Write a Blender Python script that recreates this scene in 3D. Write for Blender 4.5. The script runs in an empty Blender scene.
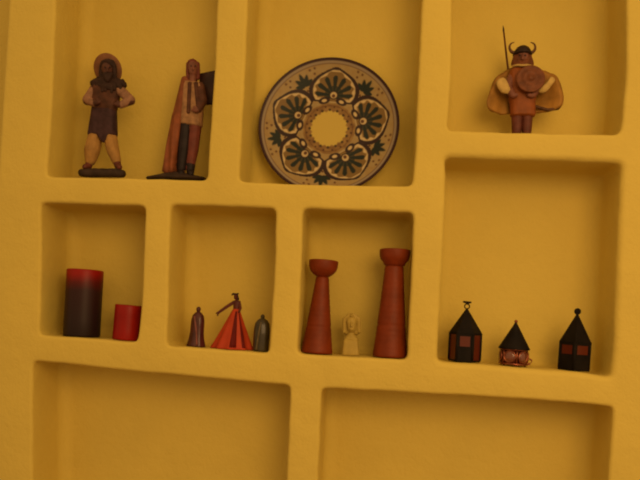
import bpy, bmesh, math, random
from mathutils import Vector, Matrix, Euler, noise

random.seed(7)
scene = bpy.context.scene
COL = scene.collection
PI = math.pi
R = math.radians

# ------------------------------------------------------------------ camera
F = 640.0
PV = 320.0                       # pixel row of the eye level (the camera's lens is shifted)
ROLL = R(2.4)
CAM = Vector((0.15, -1.40, 1.40))
MROT = (Matrix.Rotation(R(6.0), 3, 'Z') @ Matrix.Rotation(R(90), 3, 'X') @ Matrix.Rotation(ROLL, 3, 'Z'))
cd = bpy.data.cameras.new('camera')
cam = bpy.data.objects.new('camera', cd)
COL.objects.link(cam)
cam.matrix_world = Matrix.Translation(CAM) @ MROT.to_4x4()
cd.sensor_fit = 'HORIZONTAL'
cd.sensor_width = 36
cd.lens = 36 * F / 640
cd.shift_y = (PV - 240) / 640
cd.clip_start = 0.05
scene.camera = cam
FWD = MROT @ Vector((0, 0, -1))


def W(u, v, y):
    """point of the plane at depth y that the photograph shows at (u, v)"""
    d = MROT @ Vector(((u - 320) / F, -(v - PV) / F, -1))
    return CAM + d * ((y - CAM.y) / d.y)


def project(p):
    q = MROT.transposed() @ (p - CAM)
    return 320 - F * q.x / q.z, PV + F * q.y / q.z


# ------------------------------------------------------------------ materials
def mat(name, col, rough=0.6, metal=0.0, spec=0.22, vary=0.0, vscale=40, bump=0.0, bscale=200, transm=0.0, coat=0.0, k=0.6):
    col = tuple(c * k for c in col)
    m = bpy.data.materials.new(name)
    m.use_nodes = True
    nt = m.node_tree
    b = nt.nodes['Principled BSDF']
    b.inputs['Base Color'].default_value = (*col, 1)
    b.inputs['Roughness'].default_value = rough
    b.inputs['Metallic'].default_value = metal
    b.inputs['Specular IOR Level'].default_value = spec
    b.inputs['Transmission Weight'].default_value = transm
    b.inputs['Coat Weight'].default_value = coat
    tc = nt.nodes.new('ShaderNodeTexCoord')
    if vary:
        n = nt.nodes.new('ShaderNodeTexNoise')
        n.inputs['Scale'].default_value = vscale
        n.inputs['Detail'].default_value = 4
        nt.links.new(tc.outputs['Object'], n.inputs['Vector'])
        r = nt.nodes.new('ShaderNodeValToRGB')
        r.color_ramp.elements[0].position = 0.3
        r.color_ramp.elements[1].position = 0.7
        r.color_ramp.elements[0].color = (*[c * (1 - vary) for c in col], 1)
        r.color_ramp.elements[1].color = (*[min(1, c * (1 + vary)) for c in col], 1)
        nt.links.new(n.outputs['Fac'], r.inputs['Fac'])
        nt.links.new(r.outputs['Color'], b.inputs['Base Color'])
    if bump:
        n2 = nt.nodes.new('ShaderNodeTexNoise')
        n2.inputs['Scale'].default_value = bscale
        n2.inputs['Detail'].default_value = 5
        nt.links.new(tc.outputs['Object'], n2.inputs['Vector'])
        bp = nt.nodes.new('ShaderNodeBump')
        bp.inputs['Strength'].default_value = bump
        bp.inputs['Distance'].default_value = 0.002
        nt.links.new(n2.outputs['Fac'], bp.inputs['Height'])
        nt.links.new(bp.outputs['Normal'], b.inputs['Normal'])
    return m


def ramp_mat(name, stops, rough=0.5, coat=0.0):
    """colour layers over the height of the thing (generated z)"""
    m = mat(name, (1, 1, 1), rough, coat=coat)
    nt = m.node_tree
    b = nt.nodes['Principled BSDF']
    tc = nt.nodes.new('ShaderNodeTexCoord')
    sp = nt.nodes.new('ShaderNodeSeparateXYZ')
    nt.links.new(tc.outputs['Generated'], sp.inputs[0])
    nz = nt.nodes.new('ShaderNodeTexNoise')
    nz.inputs['Scale'].default_value = 3.0
    nt.links.new(tc.outputs['Generated'], nz.inputs['Vector'])
    ma = nt.nodes.new('ShaderNodeMath')
    ma.operation = 'MULTIPLY_ADD'
    ma.inputs[1].default_value = 0.12
    nt.links.new(nz.outputs['Fac'], ma.inputs[0])
    nt.links.new(sp.outputs['Z'], ma.inputs[2])
    rp = nt.nodes.new('ShaderNodeValToRGB')
    e = rp.color_ramp.elements
    while len(e) < len(stops):
        e.new(0.5)
    for k, (p, c) in enumerate(stops):
        e[k].position = p
        e[k].color = (*[0.6 * q for q in c], 1)
    nt.links.new(ma.outputs[0], rp.inputs['Fac'])
    nt.links.new(rp.outputs['Color'], b.inputs['Base Color'])
    return m


def plaster(name, col):
    m = mat(name, col, 0.75, spec=0.25, vary=0.035, vscale=6, k=1.0)
    nt = m.node_tree
    b = nt.nodes['Principled BSDF']
    tc = nt.nodes.new('ShaderNodeTexCoord')
    n1 = nt.nodes.new('ShaderNodeTexNoise')
    n1.inputs['Scale'].default_value = 22
    n1.inputs['Detail'].default_value = 6
    n1.inputs['Roughness'].default_value = 0.6
    n2 = nt.nodes.new('ShaderNodeTexNoise')
    n2.inputs['Scale'].default_value = 170
    n2.inputs['Detail'].default_value = 3
    for n in (n1, n2):
        nt.links.new(tc.outputs['Object'], n.inputs['Vector'])
    b1 = nt.nodes.new('ShaderNodeBump')
    b1.inputs['Strength'].default_value = 0.6
    b1.inputs['Distance'].default_value = 0.006
    b2 = nt.nodes.new('ShaderNodeBump')
    b2.inputs['Strength'].default_value = 0.4
    b2.inputs['Distance'].default_value = 0.0015
    nt.links.new(n1.outputs['Fac'], b1.inputs['Height'])
    nt.links.new(n2.outputs['Fac'], b2.inputs['Height'])
    nt.links.new(b1.outputs['Normal'], b2.inputs['Normal'])
    nt.links.new(b2.outputs['Normal'], b.inputs['Normal'])
    return m


WALL = (0.62, 0.475, 0.094)
M = dict(
    plaster=plaster('yellow_plaster', WALL),
    floor=mat('clay_floor', (0.35, 0.18, 0.1), 0.5, vary=0.15, vscale=5),
    rock=mat('dark_base', (0.055, 0.032, 0.022), 0.7, vary=0.4, vscale=60, bump=0.5),
    skin=mat('painted_skin', (0.30, 0.115, 0.075), 0.5, vary=0.25, vscale=70),
    dark_skin=mat('dark_skin', (0.13, 0.05, 0.035), 0.5, vary=0.3, vscale=70),
    straw=mat('straw', (0.34, 0.15, 0.07), 0.7, vary=0.25, vscale=60, bump=0.4, bscale=400),
    hair=mat('dark_hair', (0.055, 0.026, 0.02), 0.7, vary=0.3, vscale=90),
    tunic=mat('dark_tunic', (0.07, 0.03, 0.035), 0.65, vary=0.4, vscale=60, bump=0.3),
    jacket=mat('brown_jacket', (0.12, 0.045, 0.025), 0.65, vary=0.4, vscale=60, bump=0.3),
    sleeve=mat('tan_sleeve', (0.42, 0.22, 0.13), 0.65, vary=0.35, vscale=70),
    trouser=mat('pale_trousers', (0.55, 0.30, 0.08), 0.65, vary=0.2, vscale=60, bump=0.3),
    boot=mat('red_brown_boot', (0.18, 0.05, 0.03), 0.5, vary=0.3, vscale=70),
    cape=mat('rust_cape', (0.34, 0.10, 0.035), 0.6, vary=0.3, vscale=45, bump=0.3),
    hood=mat('rust_hood', (0.24, 0.06, 0.04), 0.6, vary=0.25, vscale=60),
    shirt=mat('pale_shirt', (0.48, 0.26, 0.12), 0.65, vary=0.35, vscale=60),
    darkcloth=mat('near_black_cloth', (0.028, 0.018, 0.02), 0.6, vary=0.4, vscale=60),
    shield=mat('dark_shield', (0.06, 0.025, 0.018), 0.45, vary=0.4, vscale=30),
    helmet=mat('dark_helmet', (0.045, 0.025, 0.02), 0.4, metal=0.3, vary=0.3),
    horn=mat('horn', (0.16, 0.07, 0.03), 0.4, vary=0.3, vscale=90),
    vcloak=mat('ochre_cloak', (0.52, 0.25, 0.04), 0.6, vary=0.3, vscale=35, bump=0.3),
    cream=mat('cream_fur', (0.80, 0.55, 0.17), 0.8, vary=0.2, vscale=70, bump=0.6),
    vtunic=mat('red_brown_tunic', (0.36, 0.10, 0.02), 0.55, vary=0.25, vscale=45),
    vshield=mat('carved_red_shield', (0.24, 0.075, 0.025), 0.5, vary=0.35, vscale=60, bump=0.5),
    spear=mat('spear_wood', (0.16, 0.05, 0.015), 0.5, vary=0.2),
    candle_red=mat('red_wax', (0.42, 0.008, 0.004), 0.42, vary=0.15, vscale=25, bump=0.15),
    candle_two=ramp_mat('purple_to_red_wax', [(0.0, (0.020, 0.010, 0.010)), (0.35, (0.035, 0.014, 0.014)),
                                              (0.74, (0.050, 0.014, 0.014)), (0.88, (0.16, 0.010, 0.007)),
                                              (1.0, (0.42, 0.010, 0.005))], 0.42),
    wick=mat('wick', (0.02, 0.015, 0.012), 0.9),
    turned=mat('red_turned_wood', (0.28, 0.042, 0.006), 0.5, vary=0.22, vscale=30, bump=0.2),
    ivory=mat('ivory', (0.66, 0.47, 0.09), 0.5, vary=0.1, vscale=60),
    maroon=mat('maroon_glaze', (0.10, 0.022, 0.022), 0.35, vary=0.35, vscale=50, coat=0.3),
    olive=mat('olive_black_glaze', (0.065, 0.05, 0.022), 0.35, vary=0.35, vscale=50, coat=0.3),
    sash=mat('dusty_pink', (0.30, 0.10, 0.08), 0.4, vary=0.3, vscale=80),
    sash2=mat('grey_olive_stripe', (0.20, 0.15, 0.07), 0.4, vary=0.3, vscale=80),
    skirt=mat('orange_red_dress', (0.66, 0.070, 0.018), 0.55, vary=0.12, vscale=40),
    gore=mat('deep_red_gore', (0.33, 0.022, 0.016), 0.55, vary=0.12, vscale=40),
    bodice=mat('dark_bodice', (0.14, 0.03, 0.02), 0.5, vary=0.3, vscale=60),
    iron=mat('blackened_tin', (0.013, 0.009, 0.007), 0.65, spec=0.12, metal=0.0, vary=0.4, vscale=40),
    redglass=mat('red_pane', (0.20, 0.032, 0.012), 0.3, transm=0.2, coat=0.1),
    copper=mat('copper', (0.42, 0.13, 0.07), 0.28, metal=0.85, vary=0.3, vscale=60),
    glass=mat('pink_glass', (0.36, 0.11, 0.06), 0.08, transm=0.35, coat=0.8),
    eye=mat('painted_eye', (0.015, 0.01, 0.01), 0.3),
)


# ------------------------------------------------------------------ mesh helpers
def smooth(me, on=True):
    for p in me.polygons:
        p.use_smooth = on


def link(name, me, m, parent=None, label=None, flat=False):
    me.name = name
    me.materials.clear()
    me.materials.append(m)
    smooth(me, not flat)
    o = bpy.data.objects.new(name, me)
    COL.objects.link(o)
    if parent is not None:
        o.parent = parent
    if label:
        o['label'] = label
    return o


def to_mesh(bm):
    bmesh.ops.recalc_face_normals(bm, faces=bm.faces[:])
    me = bpy.data.meshes.new('m')
    bm.to_mesh(me)
    bm.free()
    return me


def hull(bm, pts, sub=2):
    """rounded solid around balls [(centre, radius)]; a radius may be a 3-tuple"""
    t = bmesh.new()
    for c, r in pts:
        q = bmesh.ops.create_icosphere(t, subdivisions=sub, radius=1)
        rr = r if isinstance(r, tuple) else (r, r, r)
        for v in q['verts']:
            v.co = Vector((v.co.x * rr[0], v.co.y * rr[1], v.co.z * rr[2])) + Vector(c)
    if len(pts) > 1:
        res = bmesh.ops.convex_hull(t, input=t.verts[:])
        junk = [g for g in set(res['geom_interior']) | set(res['geom_unused']) if isinstance(g, bmesh.types.BMVert)]
        if junk:
            bmesh.ops.delete(t, geom=list(set(junk)), context='VERTS')
    me = bpy.data.meshes.new('t')
    t.to_mesh(me)
    t.free()
    bm.from_mesh(me)
    bpy.data.meshes.remove(me)


def chain(bm, pts, sub=2):
    for a, b in zip(pts[:-1], pts[1:]):
        hull(bm, [a, b], sub)


def fuse(bm, voxel, sm=4, rough=0.0, rscale=60):
    """melt the solids of bm into one continuous skin"""
    me = to_mesh(bm)
    o = bpy.data.objects.new('tmp', me)
    COL.objects.link(o)
    r = o.modifiers.new('r', 'REMESH')
    r.mode = 'VOXEL'
    r.voxel_size = voxel
    s = o.modifiers.new('s', 'SMOOTH')
    s.iterations = sm
    s.factor = 0.5
    dg = bpy.context.evaluated_depsgraph_get()
    out = bpy.data.meshes.new_from_object(o.evaluated_get(dg))
    bpy.data.objects.remove(o)
    bpy.data.meshes.remove(me)
    if rough:
        for v in out.vertices:
            v.co += v.normal * rough * noise.noise(v.co * rscale)
    return out


def lathe(prof, seg=48, fold=None, cx=0.0, cy=0.0, sx=1.0, sy=1.0):
    """prof [(r, z)]; fold(theta, t) scales the radius"""
    bm = bmesh.new()
    rows = []
    n = len(prof)
    for i, (r, z) in enumerate(prof):
        if r < 1e-6:
            rows.append([bm.verts.new((cx, cy, z))])
            continue
        row = []
        for k in range(seg):
            th = 2 * PI * k / seg
            q = r * (fold(th, i / (n - 1)) if fold else 1)
            row.append(bm.verts.new((cx + q * sx * math.cos(th), cy + q * sy * math.sin(th), z)))
        rows.append(row)
    for a, b in zip(rows[:-1], rows[1:]):
        for k in range(seg):
            k2 = (k + 1) % seg
            if len(a) == 1 and len(b) == 1:
                continue
            if len(a) == 1:
                bm.faces.new((a[0], b[k2], b[k]))
            elif len(b) == 1:
                bm.faces.new((a[k], a[k2], b[0]))
            else:
                bm.faces.new((a[k], a[k2], b[k2], b[k]))
    for row in (rows[0], rows[-1]):
        if len(row) > 1:
            bm.faces.new(row)
    return bm


def tube(bm, pts, r, seg=10, closed=False):
    pts = [Vector(p) for p in pts]
    n = len(pts)
    rad = r if isinstance(r, (list, tuple)) else [r] * n
    rows = []
    up = Vector((0.13, 0.97, 0.2)).normalized()
    for i, p in enumerate(pts):
        if closed:
            d = pts[(i + 1) % n] - pts[i - 1]
        else:
            d = pts[min(i + 1, n - 1)] - pts[max(i - 1, 0)]
        d.normalize()
        a = d.cross(up)
        if a.length < 1e-4:
            a = d.cross(Vector((1, 0, 0)))
        a.normalize()
        b = d.cross(a)
        rows.append([bm.verts.new(p + (a * math.cos(2 * PI * k / seg) + b * math.sin(2 * PI * k / seg)) * rad[i]) for k in range(seg)])
    pairs = list(zip(rows[:-1], rows[1:])) + ([(rows[-1], rows[0])] if closed else [])
    for x, y in pairs:
        for k in range(seg):
            bm.faces.new((x[k], x[(k + 1) % seg], y[(k + 1) % seg], y[k]))
    if not closed:
        bm.faces.new(rows[0])
        bm.faces.new(rows[-1])


def ring(bm, c, r, t, axis='y', n=28, seg=8):
    c = Vector(c)
    pts = []
    for k in range(n):
        a = 2 * PI * k / n
        d = {'y': (math.cos(a), 0, math.sin(a)), 'z': (math.cos(a), math.sin(a), 0), 'x': (0, math.cos(a), math.sin(a))}[axis]
        pts.append(c + Vector(d) * r)
    tube(bm, pts, t, seg, True)


def prism(bm, n, r0, z0, r1, z1, rot=0.0, bev=0.0):
    lo = [bm.verts.new((r0 * math.cos(rot + 2 * PI * k / n), r0 * math.sin(rot + 2 * PI * k / n), z0)) for k in range(n)]
    bm.faces.new(lo[::-1])
    if r1 < 1e-6:
        t = bm.verts.new((0, 0, z1))
        for k in range(n):
            bm.faces.new((lo[k], lo[(k + 1) % n], t))
        return
    hi = [bm.verts.new((r1 * math.cos(rot + 2 * PI * k / n), r1 * math.sin(rot + 2 * PI * k / n), z1)) for k in range(n)]
    bm.faces.new(hi)
    for k in range(n):
        bm.faces.new((lo[k], lo[(k + 1) % n], hi[(k + 1) % n], hi[k]))


def slab(bm, a, b, z0, z1, t):
    """upright board between the plan points a and b"""
    a, b = Vector((a[0], a[1], 0)), Vector((b[0], b[1], 0))
    d = (b - a).normalized()
    nn = Vector((-d.y, d.x, 0)) * t * 0.5
    vs = []
    for z in (z0, z1):
        for p in (a - nn, b - nn, b + nn, a + nn):
            vs.append(bm.verts.new((p.x, p.y, z)))
    for f in ((0, 3, 2, 1), (4, 5, 6, 7), (0, 1, 5, 4), (1, 2, 6, 5), (2, 3, 7, 6), (3, 0, 4, 7)):
        bm.faces.new([vs[i] for i in f])


def outline_sheet(pts, d0, thick, bulge, res=3):
    """rounded cushion-like solid over a closed outline [(x, z)], centred at depth d0"""
    n = len(pts)
    cx = sum(p[0] for p in pts) / n
    cz = sum(p[1] for p in pts) / n
    bm = bmesh.new()
    steps = 9
    front, back = [], []
    for side, store in ((-1, front), (1, back)):
        for i in range(1, steps + 1):
            t = i / steps
            h = math.sqrt(max(0.0, 1 - t ** 3))
            store.append([bm.verts.new((cx + (p[0] - cx) * t, d0 + side * (thick * 0.5) * h + (-bulge) * (1 - t * t),
                                        cz + (p[1] - cz) * t)) for p in pts] if not (side == 1 and i == steps) else front[-1])
        c = bm.verts.new((cx, d0 + side * thick * 0.5 - bulge, cz))
        for k in range(n):
            bm.faces.new((c, store[0][k], store[0][(k + 1) % n]))
        for a, b in zip(store[:-1], store[1:]):
            for k in range(n):
                bm.faces.new((a[k], b[k], b[(k + 1) % n], a[(k + 1) % n]))
    return bm


def spline(pts, n=8, closed=True):
    out = []
    m = len(pts)
    for i in range(m if closed else m - 1):
        if closed:
            p0, p1, p2, p3 = (Vector(pts[(i + k - 1) % m]) for k in range(4))
        else:
            p0, p1, p2, p3 = (Vector(pts[min(max(i + k - 1, 0), m - 1)]) for k in range(4))
        for j in range(n):
            t = j / n
            out.append(0.5 * ((2 * p1) + (p2 - p0) * t + (2 * p0 - 5 * p1 + 4 * p2 - p3) * t * t + (3 * p1 - p0 - 3 * p2 + p3) * t ** 3))
    if not closed:
        out.append(Vector(pts[-1]))
    return out


# ------------------------------------------------------------------ the wall with its niches
DEPTH = 0.14
# sides of each opening in photo coordinates, clockwise from the top left
NICHES = {
    'figures': dict(top=[(60, -85), (226, -82)], right=[(217, 0), (214.5, 75), (209, 150)], bottom=[(207.5, 180.5), (150, 179), (95, 178)],
                    left=[(47, 177), (49, 150), (52.5, 105), (53.5, 75), (56.5, 0)]),
    'plate': dict(top=[(253, -82), (426, -79)], right=[(422, 0), (418, 75), (415.5, 150)], bottom=[(412.5, 186.5), (350, 185.5), (300, 184.3), (262, 183)],
                  left=[(239, 181.5), (241, 150), (245, 75), (248, 0)]),
    'viking': dict(top=[(454, -78), (630, -75)], right=[(626.5, 0), (626, 75), (622, 120)], bottom=[(620, 135), (580, 134.4), (500, 132.5), (470, 131.5)],
                   left=[(447, 131), (448.5, 110), (451, 75), (452, 0)]),
    'candles': dict(top=[(41.5, 203), (70, 203.5), (110, 205)], right=[(146, 206), (145, 225), (142.5, 290), (141, 312)], bottom=[(138, 342.5), (120, 341), (90, 338.3), (60, 336.6)],
                    left=[(39.5, 335), (41, 310), (42, 260)]),
    'robes': dict(top=[(171, 205), (200, 205.6), (240, 206.8)], right=[(276, 208.5), (275, 255), (271.5, 320)], bottom=[(269.5, 353.5), (240, 350.8), (205, 348.4)],
                  left=[(167, 346), (168, 315), (170, 240)]),
    'holders': dict(top=[(303, 208.5), (350, 210.3)], right=[(413.5, 212.5), (412, 260), (409, 320)], bottom=[(407.5, 360), (350, 356.8), (320, 355.3)],
                    left=[(297, 353.5), (299, 325), (302, 255)]),
    'lanterns': dict(top=[(444, 157), (500, 159), (560, 160.3)], right=[(622, 163), (619.5, 200), (614, 345)], bottom=[(611, 378), (585, 372.6), (540, 369.4), (480, 364.3)],
                     left=[(437, 361.5), (439, 330), (444.5, 225), (446, 175)]),
    'lower_left': dict(top=[(33.5, 361), (70, 364), (120, 370), (200, 377), (240, 381)], right=[(290.5, 385), (286.5, 480)], bottom=[(282, 620), (160, 608)],
                       left=[(34, 598), (33, 480), (32.8, 400)]),
    'lower_right': dict(top=[(321.5, 388), (380, 391), (470, 396), (540, 400)], right=[(613.5, 406), (608, 480)], bottom=[(598, 646), (450, 634)],
                        left=[(313, 624), (318, 480), (320.5, 420)]),
}
LIPR = {'lanterns': 0.013}
DIP = {'plate': 0.006}


def niche_loop(nd):
    poly = []
    for s in ('top', 'right', 'bottom', 'left'):
        for (u, v) in nd[s]:
            p = W(u, v, 0.004)
            poly.append(Vector((p.x, p.z)))
    pts = []
    n = len(poly)
    for i in range(n):
        a, b = poly[i], poly[(i + 1) % n]
        k = max(1, int((b - a).length / 0.004))
        pts += [a.lerp(b, j / k) for j in range(k)]
    n = len(pts)
    for _ in range(11):
        pts = [(pts[i - 1] + pts[i] * 2 + pts[(i + 1) % n]) / 4 for i in range(n)]
    nor = []
    for i in range(n):
        d = (pts[(i + 1) % n] - pts[i - 1]).normalized()
        nor.append(Vector((-d.y, d.x)))                 # clockwise loop: outward is to the left
    pts = [p + nn * 0.0012 * noise.noise(Vector((p.x * 22, p.y * 22, 3.1))) for p, nn in zip(pts, nor)]
    return pts, nor


LOOPS = {}
wb = bmesh.new()
front_edges = []


def loop_edges(vs):
    out = []
    for i in range(len(vs)):
        a, b = vs[i], vs[(i + 1) % len(vs)]
        e = wb.edges.get((a, b)) or wb.edges.new((a, b))
        out.append(e)
    return out


for nm, nd in NICHES.items():
    pts, nor = niche_loop(nd)
    LOOPS[nm] = pts
    r1 = LIPR.get(nm, 0.0075)
    r2 = 0.032                                             # soft cove where the sides meet the back
    cx, cz = sum(p.x for p in pts) / len(pts), sum(p.y for p in pts) / len(pts)
    hx = max(abs(p.x - cx) for p in pts)
    hz = max(abs(p.y - cz) for p in pts)
    rows = []
    prof = [(r1 * (1 - math.sin(a)), r1 * (1 - math.cos(a))) for a in [PI / 2 * k / 6 for k in range(7)]]
    prof += [(0, r1 + (DEPTH - r1 - r2) * t) for t in (0.25, 0.5, 0.75, 1.0)]
    prof += [(-r2 * (1 - math.cos(a)), DEPTH - r2 + r2 * math.sin(a)) for a in [PI / 2 * k / 8 for k in range(1, 9)]]
    for off, y in prof:
        t = max(0.0, min(1.0, (y - 0.006) / 0.03))
        dip = DIP.get(nm, 0.0) * t * t * (3 - 2 * t)       # the shelf sinks a little behind its front lip
        row = []
        for p, q in zip(pts, nor):
            sag = dip * max(0.0, min(1.0, (-q.y - 0.2) / 0.6))
            if off >= 0:
                row.append(wb.verts.new((p.x + q.x * off, y, p.y + q.y * off - sag)))
            else:
                row.append(wb.verts.new((p.x + (p.x - cx) * off / hx, y, p.y + (p.y - cz) * off / hz - sag)))
        rows.append(row)
    n = len(pts)
    for a, b in zip(rows[:-1], rows[1:]):
        for k in range(n):
            wb.faces.new((a[k], a[(k + 1) % n], b[(k + 1) % n], b[k]))
    front_edges += loop_edges(rows[0])
    bmesh.ops.triangle_fill(wb, edges=loop_edges(rows[-1]), use_beauty=True)

# outer border of the front face: left edge is a rounded corner that turns back
z0, z1 = 0.0, 2.7
pa, pb = W(7.5, 0, 0), W(-2, 150, 0)


def left_x(z):
    t = (z - pb.z) / (pa.z - pb.z)
    return pb.x + (pa.x - pb.x) * max(-0.8, min(1.6, t))


zs = [z0 + (z1 - z0) * k / 30 for k in range(31)]
rc = 0.012
cols = []
for a in [PI / 2 * k / 6 for k in range(7)]:
    cols.append([wb.verts.new((left_x(z) + rc - rc * math.sin(a), rc - rc * math.cos(a), z)) for z in zs])
cols.append([wb.verts.new((left_x(z), 0.34, z)) for z in zs])
for a, b in zip(cols[:-1], cols[1:]):
    for k in range(30):
        wb.faces.new((a[k], a[k + 1], b[k + 1], b[k]))
xr = 1.25
tr = wb.verts.new((xr, 0, z1))
br = wb.verts.new((xr, 0, z0))
border = cols[0] + [tr, br]
front_edges += loop_edges(border)
bmesh.ops.triangle_fill(wb, edges=list(set(front_edges)), use_beauty=True)
# right end, top and back close the masonry
bk = [wb.verts.new(p) for p in ((xr, 0.34, z0), (xr, 0.34, z1))]
wb.faces.new((br, tr, bk[1], bk[0]))
wb.faces.new([bk[1], bk[0]] + cols[-1])
wall = link('wall_back', to_mesh(wb), M['plaster'])
wall['kind'] = 'structure'
wall['label'] = 'yellow hand-smoothed plaster wall with rounded display niches'


def box(name, x0, x1, y0, y1, za, zb, m):
    bm = bmesh.new()
    bmesh.ops.create_cube(bm, size=1, matrix=Matrix.Translation(((x0 + x1) / 2, (y0 + y1) / 2, (za + zb) / 2)) @ Matrix.Diagonal((x1 - x0, y1 - y0, zb - za, 1)))
    o = link(name, to_mesh(bm), m, flat=True)
    o['kind'] = 'structure'
    return o


fl = box('floor', -3.0, 1.6, -3.2, 0.55, -0.1, 0.0, M['floor'])
fl['label'] = 'floor below the niche wall'
wl = box('wall_left', -3.0, left_x(0) + 0.2, 0.345, 0.45, 0.0, 2.7, M['plaster'])
wl['label'] = 'darker yellow wall set back beyond the left edge of the niches'


# ------------------------------------------------------------------ placing things
def shelf(nm, x):
    pts = LOOPS[nm]
    n = len(pts)
    best = None
    for i in range(n):
        a, b = pts[i], pts[(i + 1) % n]
        if (a.x - x) * (b.x - x) <= 0 and abs(a.x - b.x) > 1e-9:
            z = a.y + (b.y - a.y) * (x - a.x) / (b.x - a.x)
            best = z if best is None else min(best, z)
    return best


class Thing:
    def __init__(self, name, label, cat, niche, u, v, y, half, group=None, lean=0.0):
        """u, v: where the photo shows the foot; y: depth in the niche; half: half width of the foot in px"""
        p = W(u, v, y)
        h = half * 0.0021
        za, zb, zc = shelf(niche, p.x - h), shelf(niche, p.x + h), shelf(niche, p.x)
        sl = math.atan2(za - zb, 2 * h)
        self.loc = Vector((p.x, y, max(zc, (za + zb) / 2) + 0.0006))
        self.root = bpy.data.objects.new(name, None)
        self.root.empty_display_size = 0.02
        COL.objects.link(self.root)
        self.root.location = self.loc
        self.root.rotation_euler = (0, sl + lean, 0)
        self.root['label'] = label
        self.root['category'] = cat
        if group:
            self.root['group'] = group
        self.s = (self.loc - CAM).dot(FWD) / F
        self.uv = project(self.loc)
        self.a = ROLL + sl + lean

    def P(self, u, v, d=0.0):
        """local point that the photo shows at (u, v), d px behind the middle of the thing"""
        q = W(u, v, self.loc.y + d * self.s) - self.loc
        return Matrix.Rotation(-self.root.rotation_euler.y, 3, 'Y') @ q

    def B(self, u, v, d, r):
        """a ball for hull(): radius in px"""
        k = tuple(x * self.s for x in r) if isinstance(r, tuple) else r * self.s
        return (self.P(u, v, d), k)

    def add(self, name, me, m, parent=None, label=None, flat=False):
        if isinstance(me, bmesh.types.BMesh):
            me = to_mesh(me)
        return link(name, me, m, parent or self.root, label, flat)


VOX = 0.0013


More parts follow.
